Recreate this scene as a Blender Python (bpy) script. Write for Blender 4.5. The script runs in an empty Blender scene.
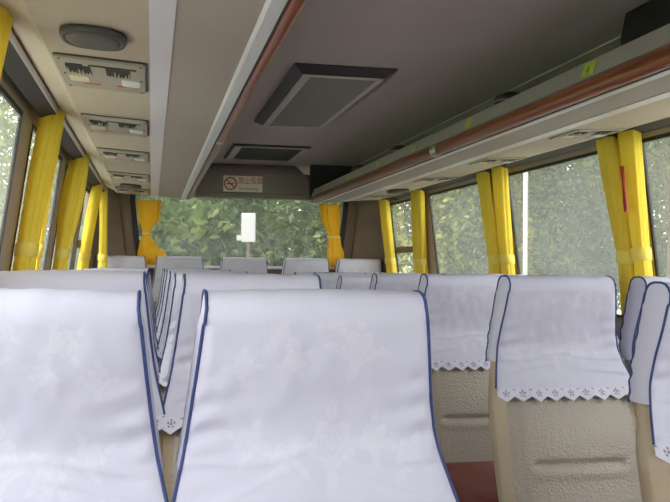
import bpy, math, random
from mathutils import Vector, Matrix, noise
from math import sin, cos, pi, radians, atan, sqrt, exp
sc = bpy.context.scene
COL = sc.collection

# ---------------------------------------------------------------- camera
F, CX, CY = 860.0, 335.0, 251.0
yaw = atan((335 - 152) / F); pitch = radians(1.07); roll = radians(0.6)
EYE = Vector((0, 0, 1.2))
fw = Vector((sin(yaw) * cos(pitch), cos(yaw) * cos(pitch), sin(pitch)))
r0 = Vector((cos(yaw), -sin(yaw), 0)); u0 = r0.cross(fw)
Rv = r0 * cos(roll) + u0 * sin(roll); Uv = -r0 * sin(roll) + u0 * cos(roll)
cd = bpy.data.cameras.new('camera'); cam = bpy.data.objects.new('camera', cd); COL.objects.link(cam)
cam.matrix_world = Matrix(((Rv.x, Uv.x, -fw.x, EYE.x), (Rv.y, Uv.y, -fw.y, EYE.y), (Rv.z, Uv.z, -fw.z, EYE.z), (0, 0, 0, 1)))
cd.sensor_width = 36; cd.lens = F / 670 * 36; cd.clip_start = 0.03; cd.clip_end = 300
sc.camera = cam

# ---------------------------------------------------------------- world, sun, exposure
w = bpy.data.worlds.new('sky'); sc.world = w; w.use_nodes = True
bg = w.node_tree.nodes['Background']
bg.inputs['Color'].default_value = (0.965, 0.95, 1.0, 1); bg.inputs['Strength'].default_value = 5.0
sd = bpy.data.lights.new('sun', 'SUN'); sd.energy = 6.0; sd.angle = radians(6); sd.color = (1, 0.95, 0.84)
so = bpy.data.objects.new('sun', sd); COL.objects.link(so); so.rotation_euler = (radians(34), 0, radians(-24))
sc.view_settings.view_transform = 'Standard'; sc.view_settings.look = 'None'
sc.view_settings.gamma = 1.0; sc.view_settings.use_curve_mapping = False
sc.view_settings.exposure = 0.82
sc.cycles.max_bounces = 8; sc.cycles.transparent_max_bounces = 16; sc.cycles.diffuse_bounces = 6

# ---------------------------------------------------------------- bus measures
XC = 0.70                                   # centre line of the bus
def wallx(z, s):                            # inner wall position, leaning in towards the top
    return XC + s * (1.12 + 0.135 * (1.72 - max(z, 1.0)))
Y0, Y1 = -4.3, 6.9
WIN = [(-3.75, -2.55), (-2.35, -1.10), (-0.92, 0.28), (0.46, 1.62), (1.80, 2.97), (3.22, 4.24), (4.46, 5.55), (5.75, 6.52)]
ZS, ZT = 1.0, 1.70                          # window sill and head

def portal(name, loc, sx, sy, rot):
    d = bpy.data.lights.new(name, 'AREA'); d.shape = 'RECTANGLE'; d.size = sx; d.size_y = sy; d.energy = 1
    d.cycles.is_portal = True
    o = bpy.data.objects.new(name, d); COL.objects.link(o); o.location = loc; o.rotation_euler = rot
portal('window_daylight', (XC - 1.25, 1.35, 1.35), 10.6, 0.8, (radians(90), 0, radians(90 + 180)))
portal('window_daylight', (XC + 1.25, 1.35, 1.35), 10.6, 0.8, (radians(90), 0, radians(90)))
portal('window_daylight', (XC, Y1 + 0.12, 1.45), 1.8, 0.6, (radians(-90), 0, 0))
portal('window_daylight', (XC, Y0 - 0.12, 1.3), 2.2, 1.1, (radians(90), 0, 0))

# ---------------------------------------------------------------- materials
def srgb(r, g, b):
    f = lambda c: (c / 255 / 12.92) if c / 255 <= 0.04045 else ((c / 255 + 0.055) / 1.055) ** 2.4
    return (f(r), f(g), f(b), 1)
class NT:
    def __init__(s, name):
        s.m = bpy.data.materials.new(name); s.m.use_nodes = True; s.t = s.m.node_tree; s.n = s.t.nodes
        s.b = s.n['Principled BSDF']; s.out = s.n['Material Output']
    def new(s, t, **k):
        n = s.n.new(t)
        for a, v in k.items(): setattr(n, a, v)
        return n
    def ln(s, a, b): s.t.links.new(a, b)
def mat(name, col, rough=0.6, noise_amt=0.0, nscale=8.0, bump=0.0, bscale=200.0, btype='noise', metal=0.0, spec=0.5, sheen=0, transl=0.0, bdist=0.002):
    k = NT(name); b = k.b
    b.inputs['Base Color'].default_value = col; b.inputs['Roughness'].default_value = rough
    b.inputs['Metallic'].default_value = metal; b.inputs['Specular IOR Level'].default_value = spec
    tc = k.new('ShaderNodeTexCoord')
    csock = None
    if noise_amt:
        nz = k.new('ShaderNodeTexNoise'); nz.inputs['Scale'].default_value = nscale; nz.inputs['Detail'].default_value = 5
        k.ln(tc.outputs['Object'], nz.inputs['Vector'])
        mx = k.new('ShaderNodeMix', data_type='RGBA')
        mx.inputs[6].default_value = tuple(c * (1 - noise_amt) for c in col[:3]) + (1,)
        mx.inputs[7].default_value = tuple(min(1, c * (1 + noise_amt)) for c in col[:3]) + (1,)
        k.ln(nz.outputs['Fac'], mx.inputs[0]); k.ln(mx.outputs[2], b.inputs['Base Color']); csock = mx.outputs[2]
    if bump:
        if btype == 'vor':
            t = k.new('ShaderNodeTexVoronoi'); t.inputs['Scale'].default_value = bscale; o = t.outputs['Distance']
        else:
            t = k.new('ShaderNodeTexNoise'); t.inputs['Scale'].default_value = bscale; t.inputs['Detail'].default_value = 3; o = t.outputs['Fac']
        k.ln(tc.outputs['Object'], t.inputs['Vector'])
        bp = k.new('ShaderNodeBump'); bp.inputs['Strength'].default_value = bump; bp.inputs['Distance'].default_value = bdist
        k.ln(o, bp.inputs['Height']); k.ln(bp.outputs['Normal'], b.inputs['Normal'])
    if transl:
        tr = k.new('ShaderNodeBsdfTranslucent'); ms = k.new('ShaderNodeMixShader'); ms.inputs[0].default_value = transl
        tr.inputs['Color'].default_value = col
        if csock: k.ln(csock, tr.inputs['Color'])
        k.ln(b.outputs[0], ms.inputs[1]); k.ln(tr.outputs[0], ms.inputs[2]); k.ln(ms.outputs[0], k.out.inputs['Surface'])
    return k.m
def glass(name, tint, dust, dustcol=(0.75, 0.8, 0.75, 1)):
    k = NT(name); k.n.remove(k.b)
    tr = k.new('ShaderNodeBsdfTransparent'); tr.inputs[0].default_value = tint
    gl = k.new('ShaderNodeBsdfGlossy'); gl.inputs['Roughness'].default_value = 0.02
    df = k.new('ShaderNodeBsdfTranslucent'); df.inputs[0].default_value = dustcol
    lw = k.new('ShaderNodeLayerWeight'); lw.inputs[0].default_value = 0.5
    pw = k.new('ShaderNodeMath', operation='POWER'); pw.inputs[1].default_value = 4; k.ln(lw.outputs['Facing'], pw.inputs[0])
    fr = k.new('ShaderNodeMath', operation='MULTIPLY_ADD'); fr.inputs[1].default_value = 0.30; fr.inputs[2].default_value = 0.010; k.ln(pw.outputs[0], fr.inputs[0])
    m1 = k.new('ShaderNodeMixShader'); m2 = k.new('ShaderNodeMixShader')
    tc = k.new('ShaderNodeTexCoord'); nz = k.new('ShaderNodeTexNoise'); nz.inputs['Scale'].default_value = 3; nz.inputs['Detail'].default_value = 6
    mr = k.new('ShaderNodeMapRange'); mr.inputs['To Min'].default_value = dust * 0.6; mr.inputs['To Max'].default_value = dust * 1.4
    k.ln(tc.outputs['Object'], nz.inputs['Vector']); k.ln(nz.outputs['Fac'], mr.inputs['Value']); k.ln(mr.outputs[0], m2.inputs[0])
    k.ln(fr.outputs[0], m1.inputs[0]); k.ln(tr.outputs[0], m1.inputs[1]); k.ln(gl.outputs[0], m1.inputs[2])
    k.ln(m1.outputs[0], m2.inputs[1]); k.ln(df.outputs[0], m2.inputs[2]); k.ln(m2.outputs[0], k.out.inputs['Surface'])
    return k.m

M = {}
M['ceil'] = mat('ceiling_fabric', (0.55, 0.50, 0.505, 1), 0.9, 0.06, 3, 0.3, 400)
M['bulk'] = mat('bulkhead_vinyl', (0.26, 0.225, 0.21, 1), 0.65, 0.06, 4, 0.2, 300)
M['rackpan'] = mat('rack_panel_vinyl', (0.38, 0.335, 0.325, 1), 0.75, 0.06, 4, 0.25, 500)
M['racksvc'] = mat('rack_service_vinyl', (0.44, 0.385, 0.31, 1), 0.6, 0.08, 5, 0.15, 300)
M['strip'] = mat('light_strip_plastic', (0.62, 0.61, 0.69, 1), 0.35, 0.04, 5)
M['lip'] = mat('rack_lip_plastic', (0.36, 0.33, 0.35, 1), 0.4, 0.05, 5)
M['wood'] = None
M['walltrim'] = mat('beige_wall_trim', (0.44, 0.36, 0.28, 1), 0.7, 0.06, 4, 0.2, 300)
M['brown'] = mat('brown_rear_trim', (0.20, 0.145, 0.105, 1), 0.7, 0.1, 4, 0.2, 300)
M['lower'] = mat('lower_wall_vinyl', (0.34, 0.29, 0.24, 1), 0.7, 0.08, 4)
M['black'] = mat('black_rubber', (0.012, 0.012, 0.012, 1), 0.6)
M['track'] = mat('dark_curtain_track', (0.03, 0.028, 0.027, 1), 0.7)
M['metal'] = mat('brushed_aluminium', (0.62, 0.60, 0.56, 1), 0.35, 0.05, 30, metal=0.8)
M['floor'] = mat('grey_floor_vinyl', (0.16, 0.15, 0.14, 1), 0.6, 0.2, 12)
M['yellow'] = mat('yellow_curtain_cloth', (0.92, 0.75, 0.085, 1), 0.75, 0.05, 12, 0.25, 300, transl=0.35)
M['tie'] = mat('yellow_tie_cloth', (0.93, 0.81, 0.17, 1), 0.75, 0.05, 12, 0.25, 300, transl=0.25)
M['gold'] = mat('golden_curtain_cloth', (0.92, 0.62, 0.04, 1), 0.75, 0.06, 12, 0.25, 300, transl=0.45)
M['red'] = mat('red_strap', (0.35, 0.02, 0.02, 1), 0.6)
M['leather'] = mat('grey_beige_leather', (0.36, 0.32, 0.27, 1), 0.36, 0.06, 9, 0.6, 130, 'vor', bdist=0.0022)
M['leather_side'] = mat('tan_side_leather', (0.44, 0.36, 0.25, 1), 0.45, 0.06, 9, 0.4, 220, 'vor', bdist=0.0015)
M['redleather'] = mat('maroon_cushion_leather', (0.17, 0.045, 0.036, 1), 0.45, 0.15, 20, 0.4, 120, 'vor')
M['frame'] = mat('black_seat_frame', (0.02, 0.02, 0.02, 1), 0.5)
M['piping'] = mat('blue_piping_cord', (0.024, 0.048, 0.165, 1), 0.6, 0.1, 60)
M['plate'] = mat('service_plate_plastic', (0.31, 0.29, 0.245, 1), 0.5, 0.04, 10)
M['dark'] = mat('dark_plastic', (0.03, 0.03, 0.028, 1), 0.5)
M['slot'] = mat('black_slot', (0.012, 0.012, 0.01, 1), 0.8)
M['btnw'] = mat('white_button', (0.62, 0.62, 0.66, 1), 0.4)
M['btnc'] = mat('cream_button', (0.58, 0.54, 0.42, 1), 0.4)
M['spk'] = mat('speaker_grey', (0.045, 0.043, 0.042, 1), 0.5, 0.1, 40)
M['spkg'] = mat('speaker_mesh_grey', (0.085, 0.082, 0.078, 1), 0.6, 0.2, 300)
M['acframe'] = mat('silver_grille_frame', (0.55, 0.53, 0.50, 1), 0.4, 0.04, 10)
M['acside'] = mat('dark_grey_duct_side', (0.045, 0.045, 0.052, 1), 0.5)
M['acslat'] = mat('dark_grille_slat', (0.26, 0.25, 0.22, 1), 0.5)
M['green'] = mat('yellow_green_sticker', (0.50, 0.60, 0.10, 1), 0.7, 0.15, 60)
M['ink'] = mat('dark_green_ink', (0.10, 0.14, 0.03, 1), 0.8)
M['signw'] = mat('white_sign_plate', (0.72, 0.68, 0.62, 1), 0.5)
M['signr'] = mat('red_sign_ink', (0.55, 0.05, 0.05, 1), 0.6)
M['signk'] = mat('dark_sign_ink', (0.06, 0.07, 0.06, 1), 0.6)
M['bag'] = mat('black_bag_cloth', (0.01, 0.01, 0.01, 1), 0.8, 0.2, 60, 0.3, 200)
M['bark'] = mat('tree_bark', (0.09, 0.07, 0.055, 1), 0.9, 0.35, 8, 0.6, 30, bdist=0.02)
M['grass'] = mat('grass_ground', (0.16, 0.23, 0.08, 1), 0.95, 0.4, 3)
M['bounce_ground'] = mat('pale_bounce_ground', (0.50, 0.47, 0.42, 1), 0.95, 0.2, 5)
M['white'] = mat('white_painted_board', (0.33, 0.33, 0.34, 1), 0.6)
M['polew'] = mat('white_pole_paint', (0.45, 0.46, 0.46, 1), 0.5)
M['brick'] = mat('reddish_board', (0.5, 0.18, 0.13, 1), 0.8, 0.1, 5)
M['glass'] = glass('tinted_side_glass', (0.80, 0.81, 0.79, 1), 0.07)
M['clear'] = glass('dimming_windscreen_glass', (0.68, 0.68, 0.69, 1), 0.0)  # tint darkened to cut the frontal light on the near seats
M['glassr'] = glass('dusty_rear_glass', (0.70, 0.71, 0.70, 1), 0.03)
M['carpaint'] = mat('pale_blue_car_paint', (0.45, 0.55, 0.62, 1), 0.3)
M['cargl'] = mat('car_dark_glass', (0.05, 0.06, 0.07, 1), 0.1)

k = NT('red_brown_wood_rail'); tc = k.new('ShaderNodeTexCoord'); mp = k.new('ShaderNodeMapping'); mp.inputs['Scale'].default_value = (30, 0.8, 30)
nz = k.new('ShaderNodeTexNoise'); nz.inputs['Scale'].default_value = 3; nz.inputs['Detail'].default_value = 6
cr = k.new('ShaderNodeValToRGB'); cr.color_ramp.elements[0].color = (0.15, 0.038, 0.015, 1); cr.color_ramp.elements[1].color = (0.33, 0.10, 0.04, 1)
cr.color_ramp.elements[0].position = 0.3; cr.color_ramp.elements[1].position = 0.7
k.ln(tc.outputs['Object'], mp.inputs[0]); k.ln(mp.outputs[0], nz.inputs['Vector']); k.ln(nz.outputs['Fac'], cr.inputs[0]); k.ln(cr.outputs[0], k.b.inputs['Base Color'])
k.b.inputs['Roughness'].default_value = 0.28
M['wood'] = k.m

def cloth(name, base, pat):
    k = NT(name); at = k.new('ShaderNodeAttribute', attribute_name='weave')
    mx = k.new('ShaderNodeMix', data_type='RGBA'); mx.inputs[6].default_value = base; mx.inputs[7].default_value = pat
    k.ln(at.outputs['Fac'], mx.inputs[0])
    k.ln(mx.outputs[2], k.b.inputs['Base Color']); k.b.inputs['Roughness'].default_value = 0.75
    k.b.inputs['Specular IOR Level'].default_value = 0.25
    tc = k.new('ShaderNodeTexCoord'); nz = k.new('ShaderNodeTexNoise'); nz.inputs['Scale'].default_value = 9; nz.inputs['Detail'].default_value = 4
    n2 = k.new('ShaderNodeTexNoise'); n2.inputs['Scale'].default_value = 700
    bp = k.new('ShaderNodeBump'); bp.inputs['Strength'].default_value = 0.35; bp.inputs['Distance'].default_value = 0.012
    b2 = k.new('ShaderNodeBump'); b2.inputs['Strength'].default_value = 0.15; b2.inputs['Distance'].default_value = 0.001
    k.ln(tc.outputs['Object'], nz.inputs['Vector']); k.ln(nz.outputs['Fac'], bp.inputs['Height'])
    k.ln(tc.outputs['Object'], n2.inputs['Vector']); k.ln(n2.outputs['Fac'], b2.inputs['Height'])
    k.ln(bp.outputs['Normal'], b2.inputs['Normal']); k.ln(b2.outputs['Normal'], k.b.inputs['Normal'])
    return k.m
M['cover'] = cloth('white_cover_cotton', (0.565, 0.57, 0.69, 1), (0.61, 0.615, 0.72, 1))
M['lace'] = cloth('white_lace_cotton', (0.60, 0.605, 0.72, 1), (0.20, 0.20, 0.24, 1))
M['rearcover'] = cloth('greyish_cover_cotton', (0.60, 0.60, 0.69, 1), (0.64, 0.64, 0.72, 1))
def leafmat(name, c1, c2, c3):
    k = NT(name); at = k.new('ShaderNodeAttribute', attribute_name='tone'); cr = k.new('ShaderNodeValToRGB')
    e = cr.color_ramp.elements; e[0].color = c1; e[1].color = c3; x = e.new(0.5); x.color = c2
    k.ln(at.outputs['Fac'], cr.inputs[0]); k.ln(cr.outputs[0], k.b.inputs['Base Color']); k.b.inputs['Roughness'].default_value = 0.5
    tr = k.new('ShaderNodeBsdfTranslucent'); k.ln(cr.outputs[0], tr.inputs[0]); ms = k.new('ShaderNodeMixShader'); ms.inputs[0].default_value = 0.45
    k.ln(k.b.outputs[0], ms.inputs[1]); k.ln(tr.outputs[0], ms.inputs[2]); k.ln(ms.outputs[0], k.out.inputs['Surface'])
    return k.m
M['leaf1'] = leafmat('broad_green_leaf', (0.035, 0.06, 0.02, 1), (0.08, 0.13, 0.035, 1), (0.17, 0.21, 0.07, 1))
M['leaf2'] = leafmat('yellow_green_leaf', (0.05, 0.075, 0.025, 1), (0.17, 0.22, 0.05, 1), (0.40, 0.42, 0.11, 1))

# ---------------------------------------------------------------- mesh helpers
class MB:
    def __init__(s): s.v = []; s.f = []; s.m = []; s.sm = []
    def add(s, vs, fs, mi=0, sm=False):
        b = len(s.v); s.v += [tuple(v) for v in vs]
        for f in fs: s.f.append(tuple(b + i for i in f)); s.m.append(mi); s.sm.append(sm)
        return s
    def box(s, a, b, mi=0, bev=0.0):
        (x0, y0, z0), (x1, y1, z1) = a, b
        if bev <= 0:
            vs = [(x, y, z) for z in (z0, z1) for y in (y0, y1) for x in (x0, x1)]
            return s.add(vs, [(0, 2, 3, 1), (4, 5, 7, 6), (0, 1, 5, 4), (2, 6, 7, 3), (0, 4, 6, 2), (1, 3, 7, 5)], mi)
        rings = []
        for z, ins in ((z0, bev), (z0 + bev, 0), (z1 - bev, 0), (z1, bev)):
            r = []
            for (cx, cy, sx, sy) in ((x0, y0, 1, 1), (x1, y0, -1, 1), (x1, y1, -1, -1), (x0, y1, 1, -1)):
                p, q = (cx + sx * ins, cy + sy * (ins + bev)), (cx + sx * (ins + bev), cy + sy * ins)
                r += [p, q] if (sx * sy) > 0 else [q, p]
            rings.append([(x, y, z) for x, y in r])
        return s.loft(rings, mi, True)
    def loft(s, rings, mi=0, cap=True, sm=False, closed=True):
        n = len(rings[0]); vs = [v for r in rings for v in r]; fs = []
        for i in range(len(rings) - 1):
            for j in range(n if closed else n - 1):
                k = (j + 1) % n; fs.append((i * n + j, i * n + k, (i + 1) * n + k, (i + 1) * n + j))
        if cap: fs.append(tuple(range(n - 1, -1, -1))); fs.append(tuple((len(rings) - 1) * n + j for j in range(n)))
        return s.add(vs, fs, mi, sm)
    def ext(s, poly, y0, y1, mi=0, sm=False):           # polygon in (x, z) extruded along y
        return s.loft([[(x, y0, z) for x, z in poly], [(x, y1, z) for x, z in poly]], mi, True, sm)
    def tube(s, pts, r, n=8, mi=0):
        pts = [Vector(p) for p in pts]; rings = []; up = None
        for i, p in enumerate(pts):
            t = (pts[min(i + 1, len(pts) - 1)] - pts[max(i - 1, 0)]).normalized()
            if up is None: up = t.orthogonal().normalized()
            up = (up - t * up.dot(t)).normalized(); q = t.cross(up)
            rr = r[i] if isinstance(r, (list, tuple)) else r
            rings.append([p + (up * cos(a) + q * sin(a)) * rr for a in (2 * pi * j / n for j in range(n))])
        return s.loft(rings, mi, True, True)
    def grid(s, P, nu, nv, mi=0, sm=True):
        vs = [P(i / nu, j / nv) for j in range(nv + 1) for i in range(nu + 1)]
        fs = [(j * (nu + 1) + i, j * (nu + 1) + i + 1, (j + 1) * (nu + 1) + i + 1, (j + 1) * (nu + 1) + i) for j in range(nv) for i in range(nu)]
        return s.add(vs, fs, mi, sm)
    def mesh(s, name, mats, attr=None):
        me = bpy.data.meshes.new(name); me.from_pydata(s.v, [], s.f)
        for m in (mats if isinstance(mats, (list, tuple)) else [mats]): me.materials.append(m)
        me.polygons.foreach_set('material_index', s.m); me.polygons.foreach_set('use_smooth', s.sm)
        if attr:
            a = me.attributes.new(attr[0], 'FLOAT', 'POINT'); a.data.foreach_set('value', attr[1])
        me.update(); return me
    def obj(s, name, mats, parent=None, attr=None): return link(name, s.mesh(name, mats, attr), parent)
def link(name, me, parent=None):
    o = bpy.data.objects.new(name, me); COL.objects.link(o)
    if parent: o.parent = parent
    return o
def fixn(o):
    import bmesh
    bm = bmesh.new(); bm.from_mesh(o.data); bmesh.ops.recalc_face_normals(bm, faces=bm.faces); bm.to_mesh(o.data); bm.free(); return o
def tag(o, label, cat, group=None):
    o['label'] = label; o['category'] = cat
    if group: o['group'] = group
    return o
def empty(name, loc=(0, 0, 0), rz=0):
    o = bpy.data.objects.new(name, None); COL.objects.link(o); o.location = loc; o.rotation_euler.z = rz; o.empty_display_size = 0.1; return o
def struct(o, label=None):
    o['kind'] = 'structure'
    if label: o['label'] = label
    return fixn(o)
def ctree(o, parent=None):
    c = o.copy(); COL.objects.link(c); c.parent = parent
    for ch in list(o.children): ctree(ch, c)
    return c
def mir(x): return 2 * XC - x

# ================================================================ SETTING
# floor
struct(MB().box((-0.52, Y0, -0.05), (1.92, Y1, 0.0)).obj('floor', M['floor']), 'grey vinyl floor of the coach')
# ceiling / roof shell
prof = [(-0.42, 1.76), (-0.37, 1.85), (-0.25, 1.915), (-0.06, 1.95), (1.46, 1.95), (1.65, 1.915), (1.77, 1.85), (1.82, 1.76)]
outer = [(1.90, 1.76), (1.86, 1.88), (1.70, 1.98), (1.46, 2.02), (-0.06, 2.02), (-0.30, 1.98), (-0.46, 1.88), (-0.50, 1.76)]
m = MB(); m.ext(prof + outer, Y0 - 0.05, Y1 + 0.05)
for x in (-0.06, 1.46): m.box((x - 0.004, Y0, 1.944), (x + 0.004, 6.25, 1.951))
m.box((1.13, 6.2, 1.71), (1.80, 6.24, 1.96), 1)

struct(m.obj('ceiling', [M['ceil'], M['track']]), 'grey-beige fabric ceiling')
# side walls with window openings
def wall(side, name):
    m = MB()
    def quad(y0, y1, z0, z1, mi):
        rs = []
        zs = [z0 + (z1 - z0) * i / 4 for i in range(5)]
        for z in zs:
            x = wallx(z, side); xo = x + side * 0.008
            rs.append([(x, y0, z), (xo, y0, z), (xo, y1, z), (x, y1, z)])
        m.loft(rs, mi, True)
    quad(Y0, Y1, 0.0, ZS, 1)
    quad(Y0, Y1, ZT, 1.78, 0)
    ys = [Y0] + [y for wn in WIN for y in wn] + [Y1]
    for i in range(0, len(ys), 2): quad(ys[i], ys[i + 1], ZS, ZT, 0)
    return struct(m.obj(name, [M['walltrim'], M['lower']]), 'beige trimmed side wall of the coach')
wall(-1, 'wall_left'); wall(1, 'wall_right')
wn = 0
for side, sname in ((-1, 'left'), (1, 'right')):
    for (a, b) in WIN:
        wn += 1
        def ring(y0, y1, z0, z1, dx0, dx1):
            r = []
            for (y, z) in ((y0, z0), (y1, z0), (y1, z1), (y0, z1)):
                x = wallx(z, side); r.append(((x + side * dx0, y, z), (x + side * dx1, y, z)))
            return r
        m = MB(); t = 0.014
        for (ya, yb, za, zb) in ((a, b, ZS, ZS + t), (a, b, ZT - t, ZT), (a, a + t, ZS + t, ZT - t), (b - t, b, ZS + t, ZT - t)):
            R = ring(ya, yb, za, zb, -0.003, 0.0085)
            m.loft([[p[0] for p in R], [p[1] for p in R]], 0, True)
        fr = m.obj('window_%d' % wn, M['black']); struct(fr, 'black rubber framed side window of the coach, %s side' % sname)
        small = a > 5.7
        spans = [(ZS + t, 1.315), (1.36, ZT - t)] if small else [(ZS + t, ZT - t)]
        for (za, zb) in spans:
            R = ring(a + t, b - t, za, zb, 0.003, 0.007)
            g = fixn(MB().loft([[p[0] for p in R], [p[1] for p in R]], 0, True).obj('glass', M['glass'], fr))
        if small:
            R = ring(a + t, b - t, 1.315, 1.36, -0.004, 0.009)
            fixn(MB().loft([[p[0] for p in R], [p[1] for p in R]], 0, True).obj('middle_bar', M['brown'], fr))
# rear wall with trapezoid window
def rw(z):                                     # half width of the rear glass at height z
    t = min(1, max(0, (z - 1.20) / 0.5)); return 0.80 + 0.07 * t ** 0.7
m = MB()
m.box((-0.52, Y1, 0), (1.92, Y1 + 0.06, 1.175), 1)
m.box((-0.52, Y1, 1.80), (1.92, Y1 + 0.06, 2.0), 0)
zz = [1.175 + (1.80 - 1.175) * i / 12 for i in range(13)]
for s in (-1, 1):
    m.loft([[(XC + s * rw(z), Y1, z), (XC + s * 1.22, Y1, z), (XC + s * 1.22, Y1 + 0.06, z), (XC + s * rw(z), Y1 + 0.06, z)] for z in zz], 0, True)
struct(m.obj('wall_rear', [M['brown'], M['brown']]), 'dark brown rear wall panel around the rear window')
for s, nm in ((-1, 'left'), (1, 'right')):     # rounded brown corner posts
    pl = []
    for z in [0.9 + 0.1 * i for i in range(10)]:
        xw = wallx(z, s)
        pl.append([(xw, 6.55, z), (xw - s * 0.03, 6.58, z), (xw - s * 0.07, 6.72, z), (XC + s * (rw(z) + 0.085), 6.86, z), (XC + s * (rw(z) + 0.08), Y1, z), (xw, Y1, z)])
    o = MB().loft(pl, 0, True).obj('trim_%d' % (1 if s < 0 else 2), M['brown']); struct(o, 'brown moulded corner post beside the rear window')
# rear window: black rubber edge, light sill strip, glass
m = MB()
for s in (-1, 1):
    wdt = lambda z: 0.028 + 0.028 * min(1, max(0, (z - 1.2) / 0.5))
    m.loft([[(XC + s * (rw(z) + 0.004), Y1 - 0.012, z), (XC + s * (rw(z) - 0.05 + 0.012), Y1 - 0.012, z), (XC + s * (rw(z) - 0.038), Y1 + 0.05, z), (XC + s * (rw(z) + 0.004), Y1 + 0.05, z)] for z in zz], 0, True)
m.box((XC - 0.87, Y1 - 0.004, 1.775), (XC + 0.87, Y1 + 0.05, 1.80))
rwn = m.obj('window_%d' % (wn + 1), M['black']); struct(rwn, 'wide rear window of the coach with black rubber edges')
fixn(MB().box((XC - 0.78, Y1 - 0.02, 1.175), (XC + 0.78, Y1 + 0.05, 1.20), 0, 0.004).obj('sill', M['metal'], rwn))
fixn(MB().loft([[(XC - rw(z), Y1 + 0.02, z), (XC + rw(z), Y1 + 0.02, z), (XC + rw(z), Y1 + 0.025, z), (XC - rw(z), Y1 + 0.025, z)] for z in zz]).obj('glass', M['glassr'], rwn))
# front wall behind the camera: low dash panel and windscreen
m = MB(); m.box((-0.5, Y0 - 0.06, 0), (1.9, Y0, 0.75)); m.box((-0.5, Y0 - 0.06, 1.80), (1.9, Y0, 2.0))
struct(m.obj('wall_front', M['lower']), 'front end panel below the windscreen')
struct(MB().box((-0.5, Y0 - 0.03, 0.75), (1.9, Y0 - 0.022, 1.80)).obj('window_%d' % (wn + 2), M['clear']), 'windscreen')

# bulkhead over the rear window
m = MB(); N = 14; rings = []
bp = [(6.33, 1.955), (6.30, 1.935), (6.275, 1.91), (6.262, 1.88), (6.25, 1.80), (6.24, 1.732), (6.222, 1.726), (6.22, 1.708), (6.205, 1.703), (6.205, 1.690), (6.40, 1.70), (6.88, 1.78), (6.88, 1.955)]
xr = lambda z: 1.045 + 0.165 * min(1, max(0, (1.95 - z) / 0.25)) ** 0.8
cols = [0.30 + (1.0 - 0.30) * i / 6 for i in range(7)]
rings = [[(x, y, z) for (y, z) in bp] for x in cols]
for kx in (0.4, 0.75, 0.93, 1.0):
    rings.append([(1.0 + (xr(z) - 1.0) * kx, y + (0.045 * kx ** 6 if y < 6.5 else 0), z) for (y, z) in bp])
m.loft(rings, 0, True, False)
struct(m.obj('trim_3', M['bulk']), 'curved grey bulkhead between the ceiling and the rear window')

# curtain tracks
for s, i in ((-1, 4), (1, 5)):
    m = MB(); X = wallx(1.72, s) - s * 0.03
    pts = [(X, 1.715), (X - s * 0.055, 1.732), (X - s * 0.052, 1.748), (X + s * 0.02, 1.75)]
    m.ext(pts, Y0 + 0.3, 6.55, 0)
    m.ext([(X - s * 0.059, 1.732), (X - s * 0.053, 1.729), (X - s * 0.052, 1.742), (X - s * 0.062, 1.744)], Y0 + 0.3, 6.55, 1)
    struct(m.obj('trim_%d' % i, [M['track'], M['metal']]), 'dark curtain track with a metal edge above the windows')

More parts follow.
